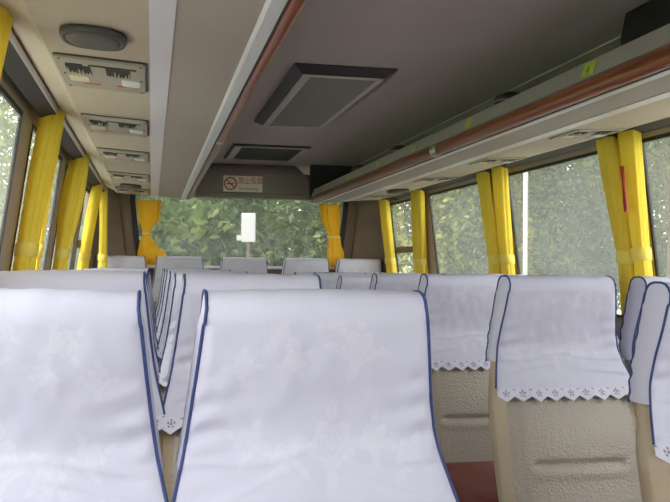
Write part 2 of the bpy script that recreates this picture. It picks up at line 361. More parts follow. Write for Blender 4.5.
# ================================================================ LUGGAGE RACKS
def rack(side):
    q = (lambda x: x) if side < 0 else mir
    nm = 'left' if side < 0 else 'right'
    ya, yb = -1.6, 6.2
    root = empty('luggage_rack', (q(0.0), 0, 0))
    def part(name, polys, mats, smooth=False, y0=ya, y1=yb, parent=None):
        m = MB()
        for i, (poly, mi) in enumerate(polys): m.ext([(q(x) - q(0.0), z) for x, z in poly], y0, y1, mi, smooth)
        return fixn(m.obj(name, mats, parent or root))
    part('service_channel', [([(-0.39, 1.775), (-0.33, 1.752), (-0.265, 1.722), (-0.247, 1.704), (-0.012, 1.689), (-0.012, 1.70), (-0.24, 1.715), (-0.33, 1.765), (-0.385, 1.785)], 0)], [M['racksvc']])
    part('light_strip', [([(-0.012, 1.6865), (0.038, 1.6835), (0.038, 1.70), (-0.012, 1.70)], 0)], [M['strip']])
    part('underside_panel', [([(0.038, 1.686), (0.193, 1.675), (0.193, 1.69), (0.038, 1.70)], 0)], [M['rackpan']])
    part('edge_strip', [([(0.193, 1.672), (0.200, 1.668), (0.226, 1.666), (0.229, 1.672), (0.229, 1.69), (0.193, 1.69)], 0)], [M['strip']])
    n = 14; cxr, czr = 0.248, 1.691
    bar = [(cxr + 0.021 * cos(2 * pi * i / n), czr + 0.025 * sin(2 * pi * i / n)) for i in range(n)]
    part('grab_rail', [(bar, 0)], [M['wood']], True)
    part('rail_backing', [([(0.226, 1.668), (0.232, 1.668), (0.24, 1.716), (0.229, 1.716)], 0)], [M['dark']])
    part('lip', [([(0.252, 1.713), (0.262, 1.716), (0.243, 1.768), (0.236, 1.772), (0.228, 1.768), (0.240, 1.712)], 0)], [M['lip']])
    part('shelf', [([(0.24, 1.703), (0.24, 1.712), (-0.33, 1.78), (-0.33, 1.77)], 0)], [M['dark']])
    m = MB()                                  # end closing plate
    m.ext([(q(x) - q(0.0), z) for x, z in [(-0.33, 1.77), (-0.24, 1.71), (0.19, 1.68), (0.228, 1.68), (0.238, 1.765), (0.2, 1.78)]], yb - 0.012, yb)
    fixn(m.obj('end_plate', M['rackpan'], root))
    for y in ((3.42,) if side > 0 else (3.30, 1.0)):
        m = MB(); bb = [(q(cxr + 0.0235 * cos(2 * pi * i / n)) - q(0.0), czr + 0.0275 * sin(2 * pi * i / n)) for i in range(n)]
        m.ext(bb, y - 0.05, y - 0.035, 0, True); m.ext(bb, y + 0.0, y + 0.015, 0, True)
        m.ext([(q(cxr + 0.0215 * cos(2 * pi * i / n)) - q(0.0), czr + 0.0257 * sin(2 * pi * i / n)) for i in range(n)], y - 0.035, y, 0, True)
        fixn(m.obj('joint_clip', M['metal'], root))
    # brackets holding the shelf to the roof
    for y in (1.5, 3.22, 4.78, 5.75):
        m = MB(); rs = []
        for (x, z, hw, hz) in ((0.05, 1.885, .06, .012), (0.03, 1.88, .10, .024), (-0.05, 1.872, .11, .03), (-0.14, 1.845, .09, .026), (-0.24, 1.80, .06, .02)):
            rs.append([(q(x) - q(0), y + hw * cos(a), z + hz * sin(a)) for a in (2 * pi * i / 12 for i in range(12))])
        m.loft(rs, 0, True, True); br = fixn(m.obj('bracket', M['dark'], root))
        fixn(MB().tube([(q(0.02) - q(0), y - 0.09, 1.868), (q(0.058) - q(0), y - .02, 1.872), (q(0.058) - q(0), y + 0.05, 1.875)], 0.004, 6).obj('bracket_edge', M['lip'], br))
    # seat number stickers on the lip
    if side > 0:
        for y, big in ((2.12, 1.2), (3.02, 1.0), (3.70, .8), (4.33, .9), (5.02, .8), (5.75, .7)):
            def lp(t, off=0.0012):              # t: 0 at bottom .. 1 top of lip
                return (0.262 - 0.019 * t + off, 1.716 + 0.052 * t)
            m = MB(); h = 0.03 * big; t0, t1 = 0.08, 0.78 * min(1.1, big)
            a, b = lp(t0), lp(t1)
            vs = []
            for off in (0.0, 0.0012):
                for (x, z) in (a, b): vs += [(q(x + off) - q(0), y - h, z), (q(x + off) - q(0), y + h * 0.8, z + 0.002)]
            m.add(vs, [(0, 1, 3, 2), (4, 5, 7, 6), (0, 1, 5, 4), (2, 3, 7, 6), (0, 2, 6, 4), (1, 3, 7, 5)])
            s_ = fixn(m.obj('number_sticker', M['green'], root)); s_['label'] = 'yellow-green seat number sticker'
            if y < 2.5:
                m = MB(); c = lp(0.45, 0.004)
                def P3(dy, dz): t = 0.43 + dz / 0.052; x, z = lp(t, 0.0032); return (q(x) - q(0), y + dy, z)
                for pts in ([(-.004, -.012), (-.004, .012), (.012, -.002), (-.010, -.002)],):
                    m.tube([P3(*p) for p in pts], 0.0013, 5)
                m.obj('digit', M['ink'], s_)
    return root
rl = tag(rack(-1), 'overhead luggage rack along the left windows, seen from below', 'luggage rack')
rr = tag(rack(1), 'overhead luggage rack along the right windows with yellow-green number stickers', 'luggage rack')

# ---- service panels under the racks
def slabpoly(m, x0, x1, y0, y1, z, th, mi=0, rr=0.012):      # rounded plate hanging below z, follows rack slope via fz
    n = 4; pts = []
    for (cx, cy, a0) in ((x1 - rr, y1 - rr, 0), (x0 + rr, y1 - rr, 90), (x0 + rr, y0 + rr, 180), (x1 - rr, y0 + rr, 270)):
        for i in range(n + 1):
            a = radians(a0 + 90 * i / n); pts.append((cx + rr * cos(a), cy + rr * sin(a)))
    m.loft([[(x, y, z) for x, y in pts], [(x, y, z - th * .7) for x, y in pts], [(x + (0.002 if x < (x0 + x1) / 2 else -0.002), y + (0.002 if y < (y0 + y1) / 2 else -0.002), z - th) for x, y in pts]], mi, True)
def service_panel(y, q, root_x):
    root = empty('service_panel', (root_x, y, 1.6935)); W, D = 0.107, 0.172
    root.rotation_euler.y = math.atan2(0.015, 0.235) * (1 if q > 0 else -1)
    m = MB(); slabpoly(m, -W - .004, W + .004, -D - .004, D + .004, 0.004, 0.005, 0); fixn(m.obj('shadow_outline', M['dark'], root))  # dark rim stands in for the thin shadow around the plate
    m = MB(); slabpoly(m, -W, W, -D, D, 0.0, 0.007, 0); fixn(m.obj('cover_plate', M['plate'], root))
    zf = -0.007
    m = MB(); m.box((-0.085, -0.120, zf - .0015), (-0.045, -0.112, zf + .001)); m.box((-0.03, -0.124, zf - .0015), (0.085, -0.114, zf + .001)); m.obj('slot', M['slot'], root)
    for sx in (-1, 1):
        cx = -0.055 if sx < 0 else 0.042
        m = MB(); m.box((cx - 0.032, -0.104, zf - .001), (cx + 0.028, -0.020, zf + .002), 0)
        v = m.obj('air_vent', M['slot'], root)
        m = MB()
        for i in range(7):
            x = cx - 0.030 + i * 0.0088; d0 = -0.055 + 0.02 * sin(i * 1.7 + sx)
            m.box((x, d0, zf - .004), (x + 0.0042, -0.018, zf), 0)
        m.obj('vent_fins', M['plate'], v)
    m = MB(); slabpoly(m, -0.088, -0.038, 0.010, 0.075, zf + .001, 0.004, 0, 0.004); fixn(m.obj('reading_light_button', M['btnc'], root))
    m = MB(); slabpoly(m, 0.045, 0.092, 0.012, 0.080, zf + .001, 0.004, 0, 0.004); fixn(m.obj('reading_light_button', M['btnw'], root))
    for bx in (((-0.055, 0.095, zf - .0008), (-0.012, 0.110, zf + .001)), ((0.030, 0.090, zf - .0008), (0.055, 0.105, zf + .001))): MB().box(*bx).obj('red_print', M['signr'], root)
    for x in (-0.096, 0.096):
        for yy in (-0.16, 0.0, 0.155):
            m = MB(); m.loft([[(x + 0.003 * cos(a), yy + 0.004 * sin(a), z) for a in (2 * pi * i / 8 for i in range(8))] for z in (zf + .001, zf - .0015)], 0, True)
            fixn(m.obj('screw', M['dark'], root))
    return root
names = ['nearest the camera', 'second from the camera', 'third from the camera', 'fourth from the camera', 'farthest, by the rear window']
proto = None
for side, xs, ys in ((-1, -0.129, (2.30, 3.14, 3.98, 4.93, 5.86)), (1, 1.545, (2.87, 3.70, 4.58, 5.78))):
    for i, y in enumerate(ys):
        if proto is None: o = proto = service_panel(y, -1, xs)
        else:
            o = ctree(proto); o.location = (xs, y, 1.6935)
        o.rotation_euler.y = 0.064 if side < 0 else -0.064
        if side > 0: o.scale = (0.92, 0.66, 1.0); o.location.z = 1.699
        tag(o, 'beige air vent and reading light panel under the %s rack, %s' % ('left' if side < 0 else 'right', (names[i] if side < 0 else names[i].replace('nearest the camera', 'nearest in view'))), 'service panel', 'service panels under the luggage racks')
# ---- speakers
def speaker(x, y, rx, ry, rz):
    root = empty('ceiling_speaker', (x, y, 1.6925)); root.rotation_euler.y = rz
    def el(k, z, sq=2.6):
        r = []
        for i in range(32):
            a = 2 * pi * i / 32; c, s = cos(a), sin(a)
            r.append((rx * k * abs(c) ** (2 / sq) * (1 if c > 0 else -1), ry * k * abs(s) ** (2 / sq) * (1 if s > 0 else -1), z))
        return r
    fixn(MB().loft([el(1, 0.002), el(1.0, -0.007), el(0.96, -0.012), el(0.86, -0.013), el(0.82, -0.010)], 0, True, True).obj('housing', M['spk'], root))
    fixn(MB().loft([el(0.82, -0.010), el(0.76, -0.014), el(0.55, -0.017), el(0.25, -0.018), el(0.05, -0.018)], 0, True, True).obj('speaker_mesh', M['spkg'], root))
    return root
tag(speaker(-0.130, 1.915, 0.070, 0.078, 0.064), 'large dark oval speaker under the left rack near the camera', 'speaker')
tag(speaker(-0.135, 5.48, 0.065, 0.085, 0.064), 'small dark oval speaker under the left rack near the rear window', 'speaker')
tag(speaker(mir(-0.13), 5.28, 0.065, 0.10, -0.064), 'dark oval speaker under the right rack', 'speaker')

# ---- ceiling grilles
def ac(name, x0, x1, y0, y1, label, drop, near):
    root = empty(name, ((x0 + x1) / 2, (y0 + y1) / 2, 1.95)); hx, hy = (x1 - x0) / 2, (y1 - y0) / 2
    ins = 0.035 if near else 0.012
    R = lambda ax, ay, z: [(-ax, -ay, z), (ax, -ay, z), (ax, ay, z), (-ax, ay, z)]
    m = MB(); m.loft([R(hx, hy, 0.0), R(hx, hy, -0.004), R(hx - ins, hy - ins * 1.6, -drop), R(hx - ins - .004, hy - ins * 1.6 - .004, -drop)], 0, False)
    fixn(m.obj('duct_skirt', M['acside'], root))
    ax, ay = hx - ins - 0.003, hy - ins * 1.6 - 0.003
    m = MB(); t = 0.016; tx = 0.034 if near else 0.045; z0, z1 = -drop - 0.006, -drop + 0.006
    m.box((-ax, -ay, z0), (ax, -ay + t, z1)); m.box((-ax, ay - t, z0), (ax, ay, z1)); m.box((-ax, -ay + t, z0), (-ax + tx * .42, ay - t, z1)); m.box((-ax + tx * .5, -ay + t, z0 + .002), (-ax + tx, ay - t, z1)); m.box((ax - tx * .7, -ay + t, z0), (ax, ay - t, z1))
    fixn(m.obj('frame', M['acframe'], root))
    m = MB(); m.box((-ax + t, -ay + t, -drop + .004), (ax - t, ay - t, -drop + 0.008)); m.obj('backing', M['slot'], root)
    m = MB(); n = 34 if near else 30
    for i in range(n):
        x = -ax + tx + (2 * ax - 1.7 * tx) * (i + .5) / n
        m.box((x - 0.0028, -ay + t, -drop - 0.004), (x + 0.0028, ay - t, -drop + 0.003))
    m.obj('grille', M['acslat'] if near else M['dark'], root)
    return tag(root, label, 'air grille')
ac('ceiling_air_grille', 0.505, 0.895, 3.11, 4.42, 'large framed air grille hanging from the ceiling, nearest the camera', 0.028, True)
ac('ceiling_air_grille', 0.475, 0.965, 5.26, 5.96, 'smaller flat ceiling grille just before the no smoking bulkhead', 0.012, False)

# ---- no smoking sign
def text_mesh(s, size, name):
    c = bpy.data.curves.new(name, 'FONT'); c.body = s; c.size = size; c.extrude = 0.0006; c.align_x = 'LEFT'
    o = bpy.data.objects.new(name, c); COL.objects.link(o)
    dg = bpy.context.evaluated_depsgraph_get(); me = bpy.data.meshes.new_from_object(o.evaluated_get(dg)); bpy.data.objects.remove(o)
    return me
sg = empty('no_smoking_sign', (0.640, 6.244, 1.797)); sg.rotation_euler = (0, 0, 0)
SW, SH = 0.142, 0.058
fixn(MB().box((-SW, -0.003, -SH), (SW, 0.006, SH)).obj('plate', M['signw'], sg))
m = MB(); n = 40; cxr = -0.091; r1, r2 = 0.048, 0.038
rings = [[(cxr + r * cos(2 * pi * i / n), y, r * sin(2 * pi * i / n)) for i in range(n)] for (r, y) in ((r1, -0.003), (r1, -0.0045), (r2, -0.0045), (r2, -0.003))]
m.loft(rings, 0, False)
dx, dz = cos(radians(-45)), sin(radians(-45))
px, pz = -dz * 0.0045, dx * 0.0045
m.add([(cxr + s * dx * 0.04 + t * px, y, s * dz * 0.04 + t * pz) for y in (-0.0052, -0.003) for s, t in ((-1, -1), (1, -1), (1, 1), (-1, 1))], [(0, 1, 2, 3), (4, 5, 6, 7), (0, 1, 5, 4), (1, 2, 6, 5), (2, 3, 7, 6), (3, 0, 4, 7)])
fixn(m.obj('prohibition_ring', M['signr'], sg))
m = MB()
m.box((cxr - 0.028, -0.0042, -0.005), (cxr + 0.020, -0.003, 0.003)); m.box((cxr + 0.022, -0.0042, -0.005), (cxr + 0.029, -0.003, 0.003))
m.tube([(cxr + 0.025, -0.0038, 0.006), (cxr + 0.021, -0.0038, 0.012), (cxr + 0.026, -0.0038, 0.018)], 0.0015, 5)
m.obj('cigarette_symbol', M['signk'], sg)
me = text_mesh('禁止吸烟', 0.0475, 'chinese_lettering'); me.materials.append(M['signr']); o = link('chinese_lettering', me, sg); o.rotation_euler = (radians(90), 0, 0); o.location = (-0.035, -0.0035, 0.004)
o.scale = (0.93, 1.15, 1)
me = text_mesh('No Smoking', 0.027, 'english_lettering'); me.materials.append(M['signk']); o = link('english_lettering', me, sg); o.rotation_euler = (radians(90), 0, 0); o.location = (-0.028, -0.0035, -0.043)
tag(sg, 'white and red no smoking sign on the bulkhead over the rear window', 'sign')

# ---- things lying in the right rack
m = MB(); rs = []
for (y, k) in ((-0.30, .93), (-0.28, 1), (0.0, 1.02), (0.24, 1.0), (0.26, .93)):
    rs.append([(x * k, y, 0.001 + z * (0.6 + .4 * k)) for x, z in ((-.13, 0), (.14, 0.0), (.15, .07), (.145, .16), (0, .172), (-.125, .168), (-.14, .10))])
m.loft(rs, 0, True, True); bgo = fixn(m.obj('travel_bag', M['bag'])); bgo.location = (1.44, 1.98, 1.765)
tag(bgo, 'black bag lying in the right luggage rack', 'bag')

# ================================================================ CURTAINS
def curtain(rows, k, amp, ztie, mt, side, label, tiew=0.05, ph=0.0, group='yellow curtains at the side windows', name='curtain', hooks=True):
    """rows: (z, x, y, a (half length along y), b (half thickness along x))"""
    def sec(z, grow=0.0, fold=1.0):
        for i in range(len(rows) - 1):
            if rows[i][0] >= z >= rows[i + 1][0]:
                t = (rows[i][0] - z) / (rows[i][0] - rows[i + 1][0]); t = t * t * (3 - 2 * t) if mt is M['gold'] else t; break
        else: t = 0; i = 0 if z > rows[0][0] else len(rows) - 2; t = 0 if z > rows[0][0] else 1
        A, B = rows[i], rows[i + 1]
        x, y, a, b = (A[j] + (B[j] - A[j]) * t for j in (1, 2, 3, 4)); r = []
        n = 72 if fold else 24
        for j in range(n):
            th = 2 * pi * j / n
            f = 1 + fold * amp * sin(k * th + ph + 0.25 * sin(z * 3 + ph)) + fold * amp * .4 * sin((k * 2 + 1) * th + z * 3)
            c, s = cos(th), sin(th)
            r.append((x + (b * f + grow) * abs(s) ** .8 * (1 if s > 0 else -1), y + (a * (1 + (f - 1) * .4) + grow) * abs(c) ** .8 * (1 if c > 0 else -1), z))
        return r
    zt, zb = rows[0][0], rows[-1][0]; n = 34
    m = MB(); m.loft([sec(zt + (zb - zt) * i / n) for i in range(n + 1)], 0, True, True)
    o = fixn(m.obj(name, mt))
    if ztie:
        m = MB(); m.loft([sec(ztie + tiew / 2, .003, 0), sec(ztie + tiew / 2 - .004, .007, 0), sec(ztie - tiew / 2 + .004, .007, 0), sec(ztie - tiew / 2, .003, 0)], 0, False, True)
        fixn(m.obj('tieback', M['tie'], o))
    return tag(o, label, 'curtain', group)
def wx(z, s, off): return wallx(z, s) - s * off
def side_curtain(side, ytop, ytie, a0, at, b0, bt, k, label, amp=.14, bulge=None, ph=0., ztie=1.25, zend=1.02):
    o0, ot = 0.052, 0.05
    rows = [(1.782 if side < 0 else 1.738, wx(1.72, side, .070 if side < 0 else o0), ytop, a0, b0)]
    zb, ab, bb = bulge if bulge else (1.5, (a0 + at) / 2 * 1.05, (b0 + bt) / 2 * 1.05)
    rows.append((zb, wx(zb, side, 0.052), ytop + (ytie - ytop) * (1.738 - zb) / (1.738 - ztie), ab, bb))
    rows.append((ztie, wx(ztie, side, ot), ytie, at, bt))
    rows.append((zend, wx(zend, side, ot), ytie + 0.01, at * 1.25, bt * 1.1))
    return curtain(rows, k, amp, ztie, M['yellow'], side, label, ph=ph)
# left side, near to far
side_curtain(-1, 1.98, 1.95, .09, .07, .045, .04, 5, 'yellow curtain fragment at the top left corner of view')
side_curtain(-1, 3.22, 3.20, .050, .045, .038, .032, 4, 'widest yellow tied curtain at the left windows, nearest pillar', amp=.20, ph=.6)
side_curtain(-1, 3.42, 3.44, .02, .02, .020, .020, 5, 'narrow yellow curtain leaf just behind the widest left curtain', ph=2)
side_curtain(-1, 4.46, 4.44, .042, .034, .034, .028, 4, 'yellow curtain with an open fold at the second left pillar', amp=.22, bulge=(1.52, .062, .048), ph=1.2)
side_curtain(-1, 5.92, 5.88, .045, .042, .032, .030, 4, 'yellow tied curtain at the third left pillar', ph=2.2)
curtain([(1.765, -.352, 6.47, .045, .028), (1.5, -.350, 6.47, .045, .026), (1.25, -.350, 6.47, .045, .028), (1.12, -.348, 6.47, .05, .034)], 4, .14, 1.25, M['yellow'], -1, 'yellow curtain at the rear left corner over the last seat', ph=.2)
# right side
side_curtain(1, 3.13, 3.085, .066, .042, .020, .022, 6, 'yellow curtain leaf with a red strap, farther of the nearest right pair', ph=.4)
side_curtain(1, 2.965, 2.975, .062, .040, .024, .022, 5, 'yellow curtain leaf nearest the camera on the right windows', ph=1.7, ztie=1.262)
side_curtain(1, 4.44, 4.42, .078, .050, .018, .024, 6, 'yellow curtain leaf, farther of the second right pair', ph=2.1)
side_curtain(1, 4.21, 4.25, .075, .050, .024, .024, 5, 'yellow curtain leaf, nearer of the second right pair', ph=.9)
side_curtain(1, 5.62, 5.76, .10, .09, .028, .030, 6, 'yellow tied curtain at the third right pillar', ph=.3, ztie=1.235)
side_curtain(1, 6.50, 6.52, .10, .08, .028, .028, 5, 'yellow curtain at the rear right corner post', ph=2.6)
# rear window curtains, golden
def rear_curtain(rows, ztie, label, ph):
    rr_ = [(z, x, y, b, a) for (z, x, y, a, b) in rows]
    return curtain(rr_, 9, .16, ztie, M['gold'], 1, label, tiew=.02, ph=ph, group='golden curtains at the rear window')
rear_curtain([(1.70, -0.028, 6.80, .080, .022), (1.58, -0.028, 6.80, .075, .026), (1.46, -0.045, 6.80, .028, .026), (1.43, -0.045, 6.80, .026, .026), (1.36, -0.035, 6.80, .055, .03), (1.28, -0.005, 6.80, .095, .026), (1.20, 0.0, 6.80, .07, .02)], 1.445, 'golden tied curtain at the left of the rear window', 0)
rear_curtain([(1.705, 1.408, 6.80, .075, .022), (1.58, 1.415, 6.80, .068, .026), (1.47, 1.435, 6.80, .042, .028), (1.40, 1.445, 6.80, .045, .03), (1.30, 1.455, 6.80, .062, .028), (1.20, 1.46, 6.80, .066, .022)], 1.44, 'golden tied curtain at the right of the rear window', 2)
# red strap hanging between the nearest right pair
m = MB(); z0 = [1.595, 1.58, 1.52, 1.45, 1.42]
m.loft([[(1.745 - .003 * s, 2.968 - (1.595 - z) * .17 + .008 * c * (1 + .3 * sin(z * 40)), z) for c, s in ((-1, -1), (1, -1), (1, 1), (-1, 1))] for z in z0], 0, True)
tag(fixn(m.obj('strap', M['red'])), 'red cloth strap hanging between the nearest right curtains', 'strap')

# ================================================================ SEATS
def lerp_tab(tab, z):
    if z >= tab[0][0]: return tab[0][1]
    for (a, va), (b, vb) in zip(tab, tab[1:]):
        if z >= b:
            t = (a - z) / (a - b); return va + (vb - va) * t
    return tab[-1][1]
def smooth_tab(tab, z, h=0.018): return sum(lerp_tab(tab, z + h * d) for d in (-1, -.5, 0, .5, 1)) / 5
YF = [(1.175, .002), (1.14, .003), (1.08, .014), (1.02, .030), (.965, .034), (.915, .010), (.85, -.030), (.75, -.075), (.65, -.112), (.55, -.150), (.45, -.19)]
YB = [(1.175, .070), (1.14, .082), (1.0, .098), (.85, .065), (.65, -.015), (.45, -.095)]
HW = [(1.175, .147), (1.15, .152), (1.08, .160), (1.0, .170), (.95, .178), (.90, .188), (.83, .202), (.75, .208), (.60, .212), (.45, .210)]
yf = lambda z: smooth_tab(YF, z); yb = lambda z: smooth_tab(YB, z); hw = lambda z: smooth_tab(HW, z)

def make_backrest():
    m = MB(); rings = []; NF = 40
    zs = [0.44 + (1.165 - 0.44) * i / 90 for i in range(91)]
    for z in zs:
        top = max(0, (z - 1.10) / 0.065); sh = 0.02 * top ** 2
        f, b, h = yf(z) + sh, yb(z) - sh, hw(z) - sh * .6 - .003; r = []
        rc = min(0.028, (b - f) / 2.2)
        for i in range(NF + 1):             # front, left to right, with the padded crown
            u = -1 + 2 * i / NF; x = u * (h - rc * .4)
            y = f + rc * .9 * max(0, (abs(u) - .86) / .14) ** 2.2 - 0.010 * (1 - u * u)
            y += 0.004 * exp(-((abs(u) - .84) / .05) ** 2) * (1 if z < .93 else 0)   # seam groove beside the bolsters
            if abs(u) < .68: y += 0.013 * exp(-((z - .662) / .008) ** 2) * min(1, (.68 - abs(u)) / .08) - 0.004 * exp(-((z - .640) / .012) ** 2)
            r.append((x, y, z))
        for i in range(1, 8):
            t = i / 8; r.append((h * (1 + .03 * sin(pi * t)), f + rc * .9 + (b - f - rc * 1.2) * t, z))
        for i in range(9):
            u = 1 - 2 * i / 8; r.append((u * (h - .01), b - (.012 * abs(u) ** 4), z))
        for i in range(1, 8):
            t = 1 - i / 8; r.append((-h * (1 + .03 * sin(pi * t)), f + rc * .9 + (b - f - rc * 1.2) * t, z))
        rings.append(r)
    m.loft(rings, 0, True, True)
    nr = len(rings[0]); cnt = 0
    for i in range(len(rings) - 1):
        for j in range(nr):
            if j >= NF - 1 or j == 0: m.m[cnt] = 1
            cnt += 1
    return m.mesh('backrest', [M['leather'], M['leather_side']])
def make_cushion():
    m = MB(); rs = []
    for i in range(15):
        t = i / 14; z = 0.34 + 0.18 * t; e = max(0, abs(t - .5) * 2 - .45) / .55; ins = 0.030 * e ** 2.2; r = []
        for j in range(40):
            a = 2 * pi * j / 40; c, s = cos(a), sin(a); p = 9
            d = (abs(c) ** p + abs(s) ** p) ** (-1 / p)
            r.append(((.205 - ins) * d * c, -0.37 + (.26 - ins) * d * s, z))
        rs.append(r)
    m.loft(rs, 0, True, True); return m.mesh('seat_cushion', [M['redleather']])
def petal_rose(dx, dz, R):
    r = sqrt(dx * dx + dz * dz) / R
    if r > 1.25: return 0
    a = math.atan2(dz, dx); v = 0
    if r < 0.95 + .16 * cos(5 * a + 1): v = 1
    if abs(r - (.62 + .08 * cos(5 * a + 2.6))) < .05 or abs(r - (.33 + .08 * cos(4 * a))) < .05: v = .25
    if .65 < r < 1.0 and abs(sin(2.5 * a + .5)) < .07: v = .3
    return v
def leafp(dx, dz, R, ang):
    c, s = cos(ang), sin(ang); u = (dx * c + dz * s) / R; v = (-dx * s + dz * c) / R
    if 0 < u < 1:
        wv = .24 * sin(pi * u ** .8)
        if abs(v) < wv: return .25 if abs(v) < .025 else .9
    return 0
ROSES = [(-.055, 1.085, .026, 0), (.060, 1.110, .019, 2), (-.018, 1.130, .017, 4), (.034, 1.070, .015, 1), (-.085, .955, .021, 3), (-.022, .950, .033, 1.5), (.045, .935, .020, .5), (-.135, .93, .020, 2), (.095, .955, .019, 5), (.105, 1.06, .016, 3)]
def weave(x, z, sd):
    v = 0; sgn = -1 if sd % 2 else 1; dzs = 0.012 * (sd % 3)
    for (rx, rz, R, a) in ROSES:
        dx, dz = sgn * x - rx, z - dzs - rz
        if abs(dx) > R * 2.4 or abs(dz) > R * 2.4: continue
        v = max(v, petal_rose(dx, dz, R))
        for q in range(4):
            an = a + q * 1.6; v = max(v, leafp(dx - R * .95 * cos(an), dz - R * .95 * sin(an), R * 1.1, an + .25))
    return v
ZL = 0.862                                   # where the lace starts
def cover_loop(sd):
    """points of the loop in (y, z) from the front hem over the top to the back hem"""
    L = []
    n = 96
    for i in range(n): z = ZL + (1.135 - ZL) * i / n; L.append((yf(z) - .010, z, 'f'))
    y0_, y1_ = yf(1.135) - .010, yb(1.135) + .006; c = (y0_ + y1_) / 2; r = (y1_ - y0_) / 2
    for i in range(19): a = pi - pi * i / 18; L.append((c + r * (abs(cos(a)) ** .75) * (1 if cos(a) > 0 else -1), 1.135 + .041 * abs(sin(a)) ** .75, 't'))
    for i in range(1, 26): z = 1.135 + (.925 - 1.135) * i / 25; L.append((yb(z) + .006, z, 'b'))
    return L
def wrinkle(u, z, sd):
    e = abs(u); s = 1 if u > 0 else -1
    d = .0085 * sin((z - .95) * 150 + 9 * (1 - e) * s * .6 + sd) * exp(-((1 - e) / .16)) * exp(-((z - .975) / .075) ** 2)
    d += .0060 * exp(-((z - (.955 + .02 * u * s * -1 + .004 * sin(6 * u + sd))) / .007) ** 2) * (.25 + .75 * e)
    d += .0055 * exp(-((z - (.935 - .05 * e + .01 * sin(4 * u + sd * 2))) / .006) ** 2) * e
    d += .006 * noise.noise(Vector((u * 1.6 + sd * 7, z * 7, sd * 3.1))) + .0022 * noise.noise(Vector((u * 6 + sd, z * 22, sd)))
    return d
def make_cover(sd):
    m = MB(); L = cover_loop(sd); NU = 120; vs = []; wv = []; nl = len(L)
    edge = {-1: [], 1: []}
    for j, (y, z, kd) in enumerate(L):
        h = hw(min(z, 1.15)) + .004 + (.001 if kd == 'b' else 0)
        if z < .95 and kd == 'f': h += .004 * (.95 - z) / .09
        if kd == 't': h -= .001
        for i in range(NU + 1):
            u = -1 + 2 * i / NU; cr_ = 0.012 * (1 - u * u)
            yy, zz_ = y, z
            if kd == 'f': yy = y - cr_ + .004 * max(0, (abs(u) - .9) / .1) ** 2 - wrinkle(u, z, sd) * min(1, (1.15 - z) / .05) * (1 - abs(u) ** 14)
            elif kd == 't': zz_ = z + .004 * noise.noise(Vector((u * 3, sd, 5))) * sin(pi * (j - 96) / 18) + .003 * (1 - u * u); yy = y - cr_ * max(0, 1 - (j - 96) / 9.)
            else: yy = y + wrinkle(u, z, sd + 5) * .7 * min(1, (1.13 - z) / .05)
            p = (u * h, yy, zz_); vs.append(p)
            wv.append(weave(u * h, z, sd) if kd == 'f' else 0)
            if i == 0: edge[-1].append(p)
            if i == NU: edge[1].append(p)
    fs = [(j * (NU + 1) + i, j * (NU + 1) + i + 1, (j + 1) * (NU + 1) + i + 1, (j + 1) * (NU + 1) + i) for j in range(nl - 1) for i in range(NU)]
    m.add(vs, fs, 0, True)
    # side panels: between front and back runs of the edge loop
    for s in (-1, 1):
        E = edge[s]; rows = []; NZ = 30; zlow = .93
        def at(run, z):
            return min(run, key=lambda p: abs(p[2] - z))
        fr = [p for p, l in zip(E, L) if l[2] == 'f']; bk = [p for p, l in zip(E, L) if l[2] == 'b']; tp = [p for p, l in zip(E, L) if l[2] == 't']
        for i in range(NZ + 1):
            z = zlow + (1.135 - zlow) * i / NZ; a = Vector(at(fr, z)); b = Vector(at(bk + [tp[-1]], z)); a.z = b.z = z; row = []
            for q in range(9):
                t = q / 8; p = a.lerp(b, t); p.x += s * .006 * sin(pi * t); row.append(p)
            rows.append(row)
        for i in range(1, 10):
            a = Vector(tp[i - 0]); b = Vector(tp[18 - i]); row = []
            for q in range(9):
                t = q / 8; p = a.lerp(b, t); p.x += s * .006 * sin(pi * t) * (1 - i / 9); row.append(p)
            rows.append(row)
        vv = [p for r in rows for p in r]; ff = [(a * 9 + q, a * 9 + q + 1, (a + 1) * 9 + q + 1, (a + 1) * 9 + q) for a in range(len(rows) - 1) for q in range(8)]
        m.add(vv, ff, 0, True); wv += [0] * len(vv)
    cov = m.mesh('headrest_cover', [M['cover']], ('weave', wv))
    pip = []
    for s in (-1, 1): pip.append(MB().tube([(p[0] + s * .001, p[1], p[2]) for p in edge[s][::2]] + [edge[s][-1]], .0026, 7).mesh('piping', [M['piping']]))
    # lace hem: a zigzag strip with eyelet flowers
    m = MB(); NU2, NV = 220, 16; T = 9; vs = []; wv = []; row0 = vs_first = [L[0]]
    h0 = hw(ZL) + .008
    for j in range(NV + 1):
        for i in range(NU2 + 1):
            u = -1 + 2 * i / NU2; ph = ((u + 1) / 2 * T) % 1; zig = .020 + .014 * (1 - abs(ph - .5) * 2)
            d = zig * j / NV; z = ZL - d; hh = h0 + .004 * j / NV
            y = yf(z) - .0105 - .012 * (1 - u * u) + .004 * max(0, (abs(u) - .9) / .1) ** 2 - wrinkle(u, ZL, sd) - .004 * j / NV - .003 * (j / NV) * sin(u * 14 + sd)
            vs.append((u * hh, y, z)); cxl = (ph - .5) * (2 * h0 / T); k_ = 0
            ex = cxl; ez = -(d - .013)
            rr_ = sqrt(ex * ex + ez * ez)
            if rr_ < .0026: k_ = 1
            for q in range(5):
                a = pi / 2 + q * 2 * pi / 5
                if (ex - .0068 * cos(a)) ** 2 + (ez - .0068 * sin(a)) ** 2 < .0025 ** 2: k_ = 1
            e2 = min(ph, 1 - ph) * (2 * h0 / T)
            if e2 < .004 and abs(d - .0035) < .0012: k_ = 1
            wv.append(k_)
